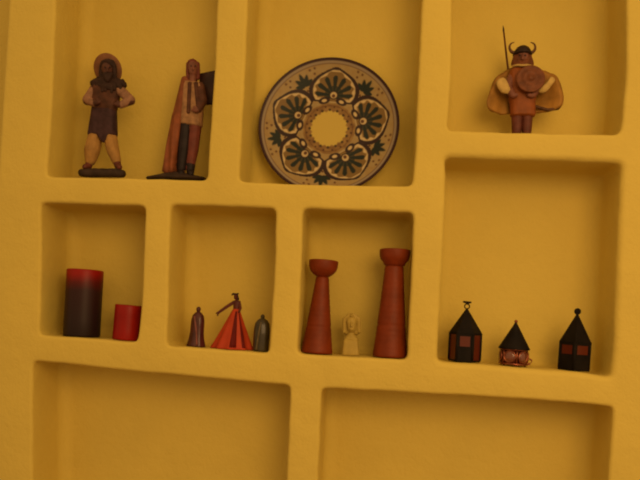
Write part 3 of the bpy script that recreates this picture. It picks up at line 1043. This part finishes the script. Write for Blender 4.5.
def dancer():
    T = Thing('dancer_figurine', 'figurine of a woman in a wide orange-red dress with one arm stretched out', 'figurine', 'robes', 232, 350, 0.054, 18,
              'small figurines in the middle niche')
    B, P, s = T.B, T.P, T.s
    top = P(236.5, 308.5)
    h = top.z
    lean = top.x
    fold = lambda th, t: 1 + 0.075 * (1 - t) * math.cos(9 * th + 0.5) + 0.03 * (1 - t) * math.cos(4 * th)
    prof = [(19.8, 0.0), (20.3, 0.6), (19.6, 2.2)] + [(3 + 16.4 * (1 - t) ** 0.96, 2.2 + (h / s - 2.2) * t) for t in [k / 14 for k in range(1, 15)]]
    bm = lathe([(a * s, b * s) for a, b in prof], 96, fold, sy=0.82)
    for v in bm.verts:
        v.co.x += lean * max(0, v.co.z / h) ** 1.0
    sk = T.add('skirt', bm, M['skirt'])
    # darker gores set into the front of the skirt
    for a0, a1 in ((273, 293), (310, 322)):
        bm = bmesh.new()
        rows = []
        for (r, z) in prof[2:-1]:
            t = z / (h / s)
            row = []
            for k in range(7):
                th = R(a0 + (a1 - a0) * k / 6)
                q = (r * fold(th, t) + 0.35) * s
                row.append(bm.verts.new((q * math.cos(th) + lean * t, q * 0.82 * math.sin(th), z * s)))
            rows.append(row)
        for a, b in zip(rows[:-1], rows[1:]):
            for k in range(6):
                bm.faces.new((a[k], a[k + 1], b[k + 1], b[k]))
        bmesh.ops.solidify(bm, geom=bm.faces[:], thickness=0.3 * s)
        T.add('gore', bm, M['gore'], parent=sk, label='deep red gore of the dress')
    bm = bmesh.new()
    hull(bm, [B(236.4, 310, 0, (3.2, 2.8, 2.5)), B(236.2, 305, 0, (2.8, 2.4, 2)), B(236.6, 301.8, 0, (3.6, 2.4, 1.8))])
    hull(bm, [B(236.6, 301, 0, 1.4), B(236, 297.8, -0.4, 1.2)])
    hull(bm, [B(235.6, 296.6, -0.8, (1.9, 2, 2.4)), B(235.2, 298, -1.4, 1.3)])
    chain(bm, [B(234, 302, -1, 1.6), B(226.5, 306.5, -3, 1.3), B(218.5, 312, -5, 0.9)])
    hull(bm, [B(218, 312.3, -5.2, (1.2, 0.7, 0.8)), B(216.3, 313.6, -5.6, (0.8, 0.5, 0.5))])
    chain(bm, [B(239.2, 302, 0, 1.6), B(240.6, 308, -2, 1.3), B(239, 312, -4, 1.1)])
    T.add('body', fuse(bm, 0.0007, 3), M['bodice'])
    bm = bmesh.new()
    hull(bm, [B(236.2, 296, 0.5, (2.2, 2, 2.4)), B(238, 299, 1.2, 1.4)])
    chain(bm, [B(235.6, 294.4, 0, 1.3), B(233.2, 293.8, -0.4, 1.0), B(232, 295, -0.6, 0.7)])
    chain(bm, [B(236.5, 294.4, 0, 1.2), B(238.2, 293.6, 0, 0.8)])
    T.add('hair', fuse(bm, 0.0006, 2), M['hair'])
    # thin scarf trailing along the outstretched arm
    bm = bmesh.new()
    pts = spline([P(233.5, 303.5, -3), P(226, 308.2, -4), P(218.5, 313.4, -5.4), P(217.6, 316, -5.4)], 5, False)
    tube(bm, pts, [0.8 * s] * len(pts), 8)
    T.add('scarf', bm, M['bodice'])


# --- turned candle holders
def holder(label, u, v, y, h, rb, rc_, rn, lean):
    T = Thing('candle_holder', label, 'candle holder', 'holders', u, v, y, rb * 0.9, 'turned candle holders', lean)
    s = T.s
    cup = 16.5
    zb = h - cup
    prof = [(0, 0), (rb - 1, 0), (rb, 0.8), (rb, 2.5)]
    n = 64
    for k in range(1, n + 1):
        t = k / n
        z = 2.5 + (zb - 3.5) * t
        r = rb + (rn - rb) * (t ** 0.92)
        g = 0.28 * max(0, math.cos(t * 2 * PI * 15)) ** 6
        if abs(t - 0.34) < 0.012 or abs(t - 0.64) < 0.012:
            g += 0.35
        prof.append((r - g, z))
    prof += [(rn - 0.6, zb), (rn + 0.8, zb + 0.8), (rc_ * 0.72, zb + 3), (rc_ * 0.9, zb + 6.2), (rc_ * 0.985, zb + 10), (rc_, zb + 13.8), (rc_ + 0.1, h - 1.2), (rc_ - 0.2, h - 0.3),
             (rc_ - 1, h), (rc_ - 2.6, h - 0.2), (rc_ - 3.2, h - 2), (rc_ * 0.55, h - 8), (0, h - 10)]
    cut = next(i for i, p in enumerate(prof) if p[1] >= zb and i > 10)
    T.add('stem', lathe([(a * s, b * s) for a, b in prof[:cut + 1]], 56), M['turned'])
    T.add('cup', lathe([(a * s, b * s) for a, b in prof[cut:]], 56), M['turned'])


def bust():
    T = Thing('bust_figurine', 'small cream carved figurine between the two red candle holders', 'figurine', 'holders', 351, 357.5, 0.066, 9)
    B, P, s = T.B, T.P, T.s
    bm = bmesh.new()
    hull(bm, [B(344.5, 354, -4, 3), B(356.5, 354.6, -4, 3), B(344.5, 354, 4, 3), B(356.5, 354.6, 4, 3), B(345.5, 341.5, -3, 2.4), B(356, 342, -3, 2.4), B(345.5, 341.5, 3, 2.4), B(356, 342, 3, 2.4)])
    me = fuse(bm, 0.0011, 3)
    for v in me.vertices:
        v.co.z = max(v.co.z, 0)
    T.add('pedestal', me, M['ivory'])
    bm = bmesh.new()
    hull(bm, [B(346, 339.5, 0, (3, 4, 2)), B(356, 340, 0, (3, 4, 2)), B(351, 335, 0, (4, 4, 2))])
    hull(bm, [B(351.2, 336, 0, 3.4), B(351.4, 331, 0, 3.2)])
    hull(bm, [B(351.6, 322, -0.5, (6, 6, 7)), B(351.6, 328.5, -1.6, (4.4, 4.6, 4.4))])
    hull(bm, [B(351.6, 322.5, -6.4, 0.8), B(351.6, 326, -7.4, 1.2)])
    hull(bm, [B(350.2, 329.4, -6, 0.7), B(353, 329.4, -6, 0.7)])
    T.add('head', fuse(bm, 0.0009, 3), M['ivory'])
    bm = bmesh.new()
    for k in range(9):
        a = R(-20 + 220 * k / 8)
        u = 351.8 + 7.6 * math.cos(a)
        chain(bm, [B(351.6 + 2.5 * math.cos(a), 314.5, -1, 1.6), B(u, 319 - 1.5 * math.sin(a), -2 + 4 * abs(math.cos(a)) * 0.3, 1.8), B(u + 0.4 * math.cos(a), 327 + 5 * abs(math.cos(a)), 0.5, 1.5)] if abs(math.cos(a)) > 0.45 else
              [B(351.6, 315, 0, 2), B(u, 316, -4.4, 1.6)])
    hull(bm, [B(349, 318, 3, 4), B(354.4, 318, 3, 4), B(347, 332, 3.0, 3.4), B(356.4, 332, 3.0, 3.4)])
    T.add('hair', fuse(bm, 0.0009, 2), M['ivory'])


# --- tin lanterns
def lantern_hex():
    T = Thing('lantern', 'black tin lantern with a flat scroll on its ring, leftmost of the three', 'lantern', 'lanterns', 464, 362.5, 0.052, 15, 'tin lanterns in a row')
    s = T.s
    n, Rr, rot = 6, 15.0, R(-7)
    zb, zt, za = 2.2, 28.5, 53.0
    cor = [(Rr * math.cos(rot + 2 * PI * k / n), Rr * math.sin(rot + 2 * PI * k / n)) for k in range(n)]
    bm = bmesh.new()
    prism(bm, n, (Rr + 0.8) * s, 0.6 * s, (Rr + 0.8) * s, zb * s, rot)
    body = T.add('base', bm, M['iron'], flat=True)
    bm = bmesh.new()
    prism(bm, n, (Rr + 0.5) * s, (zt - 1.4) * s, (Rr + 0.5) * s, zt * s, rot)
    T.add('top_rail', bm, M['iron'], flat=True)
    for c in cor:
        bm = bmesh.new()
        hull(bm, [((c[0] * 0.94 * s, c[1] * 0.94 * s, 0.8 * s), 0.8 * s)], 2)
        T.add('foot', bm, M['iron'], parent=body)
    for k in range(n):
        bm = bmesh.new()
        c = cor[k]
        tube(bm, [Vector((c[0], c[1], zb - 0.2)) * s, Vector((c[0], c[1], zt)) * s], 1.4 * s, 8)
        T.add('post', bm, M['iron'])
    for k in range(n):
        a, b = Vector(cor[k]), Vector(cor[(k + 1) % n])
        front = k == 4
        if front:
            # tin sheet with a square opening near the top
            bm = bmesh.new()
            p = lambda t: a.lerp(b, t) * s
            slab(bm, p(0), p(1), zb * s, 15.5 * s, 0.8 * s)
            slab(bm, p(0), p(1), 25.6 * s, (zt - 1) * s, 0.8 * s)
            slab(bm, p(0), p(0.17), 15.5 * s, 25.6 * s, 0.8 * s)
            slab(bm, p(0.83), p(1), 15.5 * s, 25.6 * s, 0.8 * s)
            d = T.add('door', bm, M['iron'], flat=True)
            bm = bmesh.new()
            slab(bm, p(0.15), p(0.85), 15.2 * s, 25.9 * s, 0.35 * s)
            T.add('pane', bm, M['redglass'], parent=d, label='small red window pane', flat=True)
        else:
            bm = bmesh.new()
            slab(bm, a * s * 0.985, b * s * 0.985, zb * s, (zt - 1) * s, 0.4 * s)
            T.add('pane', bm, M['redglass'], label='dark red side pane', flat=True)
    bm = bmesh.new()
    prism(bm, n, (Rr + 1.3) * s, (zt - 0.2) * s, (Rr + 1.1) * s, (zt + 0.8) * s, rot)
    prism(bm, n, (Rr + 1.0) * s, (zt + 0.7) * s, 0.9 * s, za * s, rot)
    T.add('roof', bm, M['iron'], flat=True)
    bm = bmesh.new()
    ring(bm, (0, 0, (za + 2.4) * s), 2.4 * s, 0.6 * s, 'y')
    hd = T.add('ring', bm, M['iron'])
    bm = bmesh.new()
    hull(bm, [((-3.6 * s, 0, (za + 6.8) * s), (0.9 * s, 0.8 * s, 0.9 * s)), ((3.4 * s, 0, (za + 6.6) * s), (0.9 * s, 0.8 * s, 0.9 * s)), ((0.2 * s, 0, (za + 5.4) * s), 0.7 * s)])
    T.add('scroll', bm, M['iron'], parent=hd)


def lantern_round():
    T = Thing('lantern', 'low black lantern with a cone roof above round copper-framed glass lenses', 'lantern', 'lanterns', 512.8, 367, 0.052, 14, 'tin lanterns in a row')
    s = T.s
    Rr = 13.6
    bm = lathe([(0, 1.2 * s), ((Rr + 0.4) * s, 1.2 * s), ((Rr + 0.8) * s, 2 * s), ((Rr + 0.4) * s, 3 * s), ((Rr - 2.2) * s, 3.2 * s), ((Rr - 2.2) * s, 15.4 * s),
                ((Rr + 0.2) * s, 15.6 * s), ((Rr + 0.2) * s, 17 * s), (0, 17 * s)], 48)
    body = T.add('body', bm, M['copper'])
    for k in range(6):
        th = R(270 - 27 + 60 * k)
        c = Vector((math.cos(th), math.sin(th), 0)) * (Rr - 0.6) * s + Vector((0, 0, 9.3 * s))
        mt = Matrix.Translation(c) @ Matrix.Rotation(th - R(270), 4, 'Z')
        bm = bmesh.new()
        ring(bm, (0, 0, 0), 5.5 * s, 0.8 * s, 'y')
        bmesh.ops.transform(bm, matrix=mt, verts=bm.verts)
        fr = T.add('lens_frame', bm, M['copper'])
        bm = bmesh.new()
        hull(bm, [((0, 0, 0), (5.2 * s, 1.8 * s, 5.2 * s))], 3)
        bmesh.ops.transform(bm, matrix=mt, verts=bm.verts)
        T.add('lens', bm, M['glass'], parent=fr, label='round glass lens')
        th2 = th + R(30)
        bm = bmesh.new()
        q = Vector((math.cos(th2), math.sin(th2), 0)) * (Rr - 0.6) * s
        tube(bm, [q + Vector((0, 0, 2.4 * s)), q + Vector((0, 0, 16 * s))], 0.9 * s, 8)
        T.add('post', bm, M['copper'])
        bm = bmesh.new()
        hull(bm, [(q * 0.9 + Vector((0, 0, 1.1 * s)), 1.1 * s)])
        T.add('foot', bm, M['copper'])
    bm = lathe([(0, 16.6 * s), ((Rr + 1.4) * s, 16.6 * s), ((Rr + 1.7) * s, 17.4 * s), ((Rr + 1.2) * s, 18.4 * s), (1.2 * s, 42.6 * s), (0.9 * s, 43.4 * s), (0, 43.6 * s)], 48)
    T.add('roof', bm, M['iron'])
    bm = bmesh.new()
    hull(bm, [((0, 0, 44.4 * s), 1.7 * s)])
    T.add('knob', bm, M['copper'])
    bm = bmesh.new()
    c = Vector((Rr + 1.6, -2.0, 6)) * s
    ring(bm, c, 2.2 * s, 0.5 * s, 'y')
    hull(bm, [((c.x - 1 * s, c.y, 2.6 * s), (2.6 * s, 1 * s, 0.8 * s))])
    hull(bm, [((c.x + 1.4 * s, c.y, 7.2 * s), (1.6 * s, 0.7 * s, 0.7 * s))])
    T.add('latch', bm, M['copper'])


def lantern_square():
    T = Thing('lantern', 'square black lantern turned corner-on with two dim red windows, rightmost of the three', 'lantern', 'lanterns', 573.3, 371, 0.05, 14, 'tin lanterns in a row', R(-2.5))
    s = T.s
    Rr = 14.0
    rot = R(-106)
    n = 4
    zb, zt, za = 1.8, 28, 56
    cor = [(Rr * math.cos(rot + 2 * PI * k / n), Rr * math.sin(rot + 2 * PI * k / n)) for k in range(n)]
    bm = bmesh.new()
    prism(bm, n, (Rr + 0.9) * s, 0, (Rr + 0.9) * s, zb * s, rot)
    T.add('base', bm, M['iron'], flat=True)
    bm = bmesh.new()
    prism(bm, n, (Rr + 0.5) * s, (zt - 1.4) * s, (Rr + 0.5) * s, zt * s, rot)
    T.add('top_rail', bm, M['iron'], flat=True)
    for k in range(n):
        c = cor[k]
        bm = bmesh.new()
        tube(bm, [Vector((c[0], c[1], zb - 0.2)) * s, Vector((c[0], c[1], zt)) * s], 1.1 * s, 8)
        T.add('post', bm, M['iron'])
        a, b = Vector(c), Vector(cor[(k + 1) % n])
        p = lambda t: a.lerp(b, t) * s
        bm = bmesh.new()
        slab(bm, p(0), p(1), zb * s, 16.2 * s, 0.8 * s)
        slab(bm, p(0), p(1), 25.2 * s, (zt - 1) * s, 0.8 * s)
        slab(bm, p(0), p(0.15), 16.2 * s, 25.2 * s, 0.8 * s)
        slab(bm, p(0.85), p(1), 16.2 * s, 25.2 * s, 0.8 * s)
        d = T.add('side_panel', bm, M['iron'], flat=True)
        bm = bmesh.new()
        slab(bm, p(0.13), p(0.87), 15.9 * s, 25.5 * s, 0.35 * s)
        T.add('pane', bm, M['redglass'], parent=d, label='dim red window pane', flat=True)
    bm = bmesh.new()
    prism(bm, n, (Rr + 1.2) * s, (zt - 0.2) * s, (Rr + 1.0) * s, (zt + 0.8) * s, rot)
    prism(bm, n, (Rr + 0.8) * s, (zt + 0.7) * s, 1.0 * s, za * s, rot)
    T.add('roof', bm, M['iron'], flat=True)
    bm = bmesh.new()
    ring(bm, (0, 0, (za + 3.0) * s), 2.5 * s, 0.9 * s, 'y')
    hull(bm, [((0, 0, (za + 3.2) * s), (1.9 * s, 0.6 * s, 1.9 * s))])
    T.add('ring', bm, M['iron'])


hatted_figure()
caped_figure()
viking_figure()
plate()
candle('tall thick candle, dark purple below and red at the top', 81.5, 338, 0.058, 17.6, 66.5, M['candle_two'])
candle('short plain red candle beside the niche edge', 126, 342, 0.056, 13.4, 35, M['candle_red'])
cloaked('small maroon cloaked figurine with a pinkish sash, left of the red dress', 195.8, 349, 0.042, 8,
        [(9.4, 0), (9.2, 1.2), (7.7, 7), (6.8, 14), (6.7, 21), (6.5, 27), (5.5, 31), (3.4, 33.6), (1.5, 35), (0, 35.4)], (37.2, 2.4), M['maroon'], M['sash'],
        [(30, 245), (24, 262), (17, 275), (9, 284), (2, 288)], lambda th, t: 1 + 0.05 * (1 - t) * math.cos(7 * th))
cloaked('small olive-black cloaked figurine with a lighter stripe, right of the red dress', 260.3, 354, 0.042, 7,
        [(7.6, 0), (7.7, 1), (7.9, 8), (8.1, 15), (8.0, 22.6), (7.2, 27.6), (5.2, 31), (2.8, 32.6), (1.2, 33.2), (0, 33.4)], (34.6, 2.2), M['olive'], M['sash2'],
        [(29, 268), (22, 262), (14, 255), (7, 250), (1.5, 246)], lambda th, t: 1 + 0.04 * (1 - t) * math.cos(8 * th))
dancer()
holder('turned red wooden candle holder at the left end of its shelf, shorter of the pair', 316.5, 356, 0.055, 93, 15.8, 14.6, 6.6, R(-0.7))
holder('taller turned red wooden candle holder at the right end of its shelf', 389.5, 360, 0.055, 107.5, 17.0, 15.4, 9.4, R(1.8))
bust()
lantern_hex()
lantern_round()
lantern_square()

# ------------------------------------------------------------------ light
LC = (1.0, 0.62, 0.27)
w = bpy.data.worlds.new('room_glow')
scene.world = w
w.use_nodes = True
wn = w.node_tree
bg = wn.nodes['Background']
bg.inputs['Strength'].default_value = 1.0
wt = wn.nodes.new('ShaderNodeTexCoord')
wd = wn.nodes.new('ShaderNodeVectorMath')      # lit ceiling above and towards the lamp, dim floor below
wd.operation = 'DOT_PRODUCT'
wd.inputs[1].default_value = Vector((0.22, -0.45, 0.80)).normalized()
wr = wn.nodes.new('ShaderNodeValToRGB')
wm = wn.nodes.new('ShaderNodeMapRange')
wm.inputs['From Min'].default_value = -1
wm.inputs['From Max'].default_value = 1
wn.links.new(wt.outputs['Generated'], wd.inputs[0])
wn.links.new(wd.outputs['Value'], wm.inputs['Value'])
wn.links.new(wm.outputs['Result'], wr.inputs['Fac'])
AMB = 0.56
for k, (p, f) in enumerate(((0.1, 0.6), (0.95, 1.5))):
    wr.color_ramp.elements[k].position = p
    wr.color_ramp.elements[k].color = (*[c * f * AMB for c in LC], 1)
wn.links.new(wr.outputs['Color'], bg.inputs['Color'])


def lamp(name, loc, target, size, power):
    d = bpy.data.lights.new(name, 'AREA')
    d.shape = 'DISK'
    d.size = size
    d.energy = power
    d.color = LC
    o = bpy.data.objects.new(name, d)
    COL.objects.link(o)
    o.location = loc
    o.rotation_euler = (Vector(target) - Vector(loc)).to_track_quat('-Z', 'Y').to_euler()
    return o


lamp('standing_lamp', (0.8, -1.8, 1.95), (0.1, 0, 1.3), 1.2, 17)

vs = scene.view_settings
vs.view_transform = 'Standard'
vs.look = 'None'
vs.gamma = 1
vs.use_curve_mapping = False
vs.exposure = -0.06
scene.cycles.use_denoising = True
scene.cycles.filter_width = 2.0
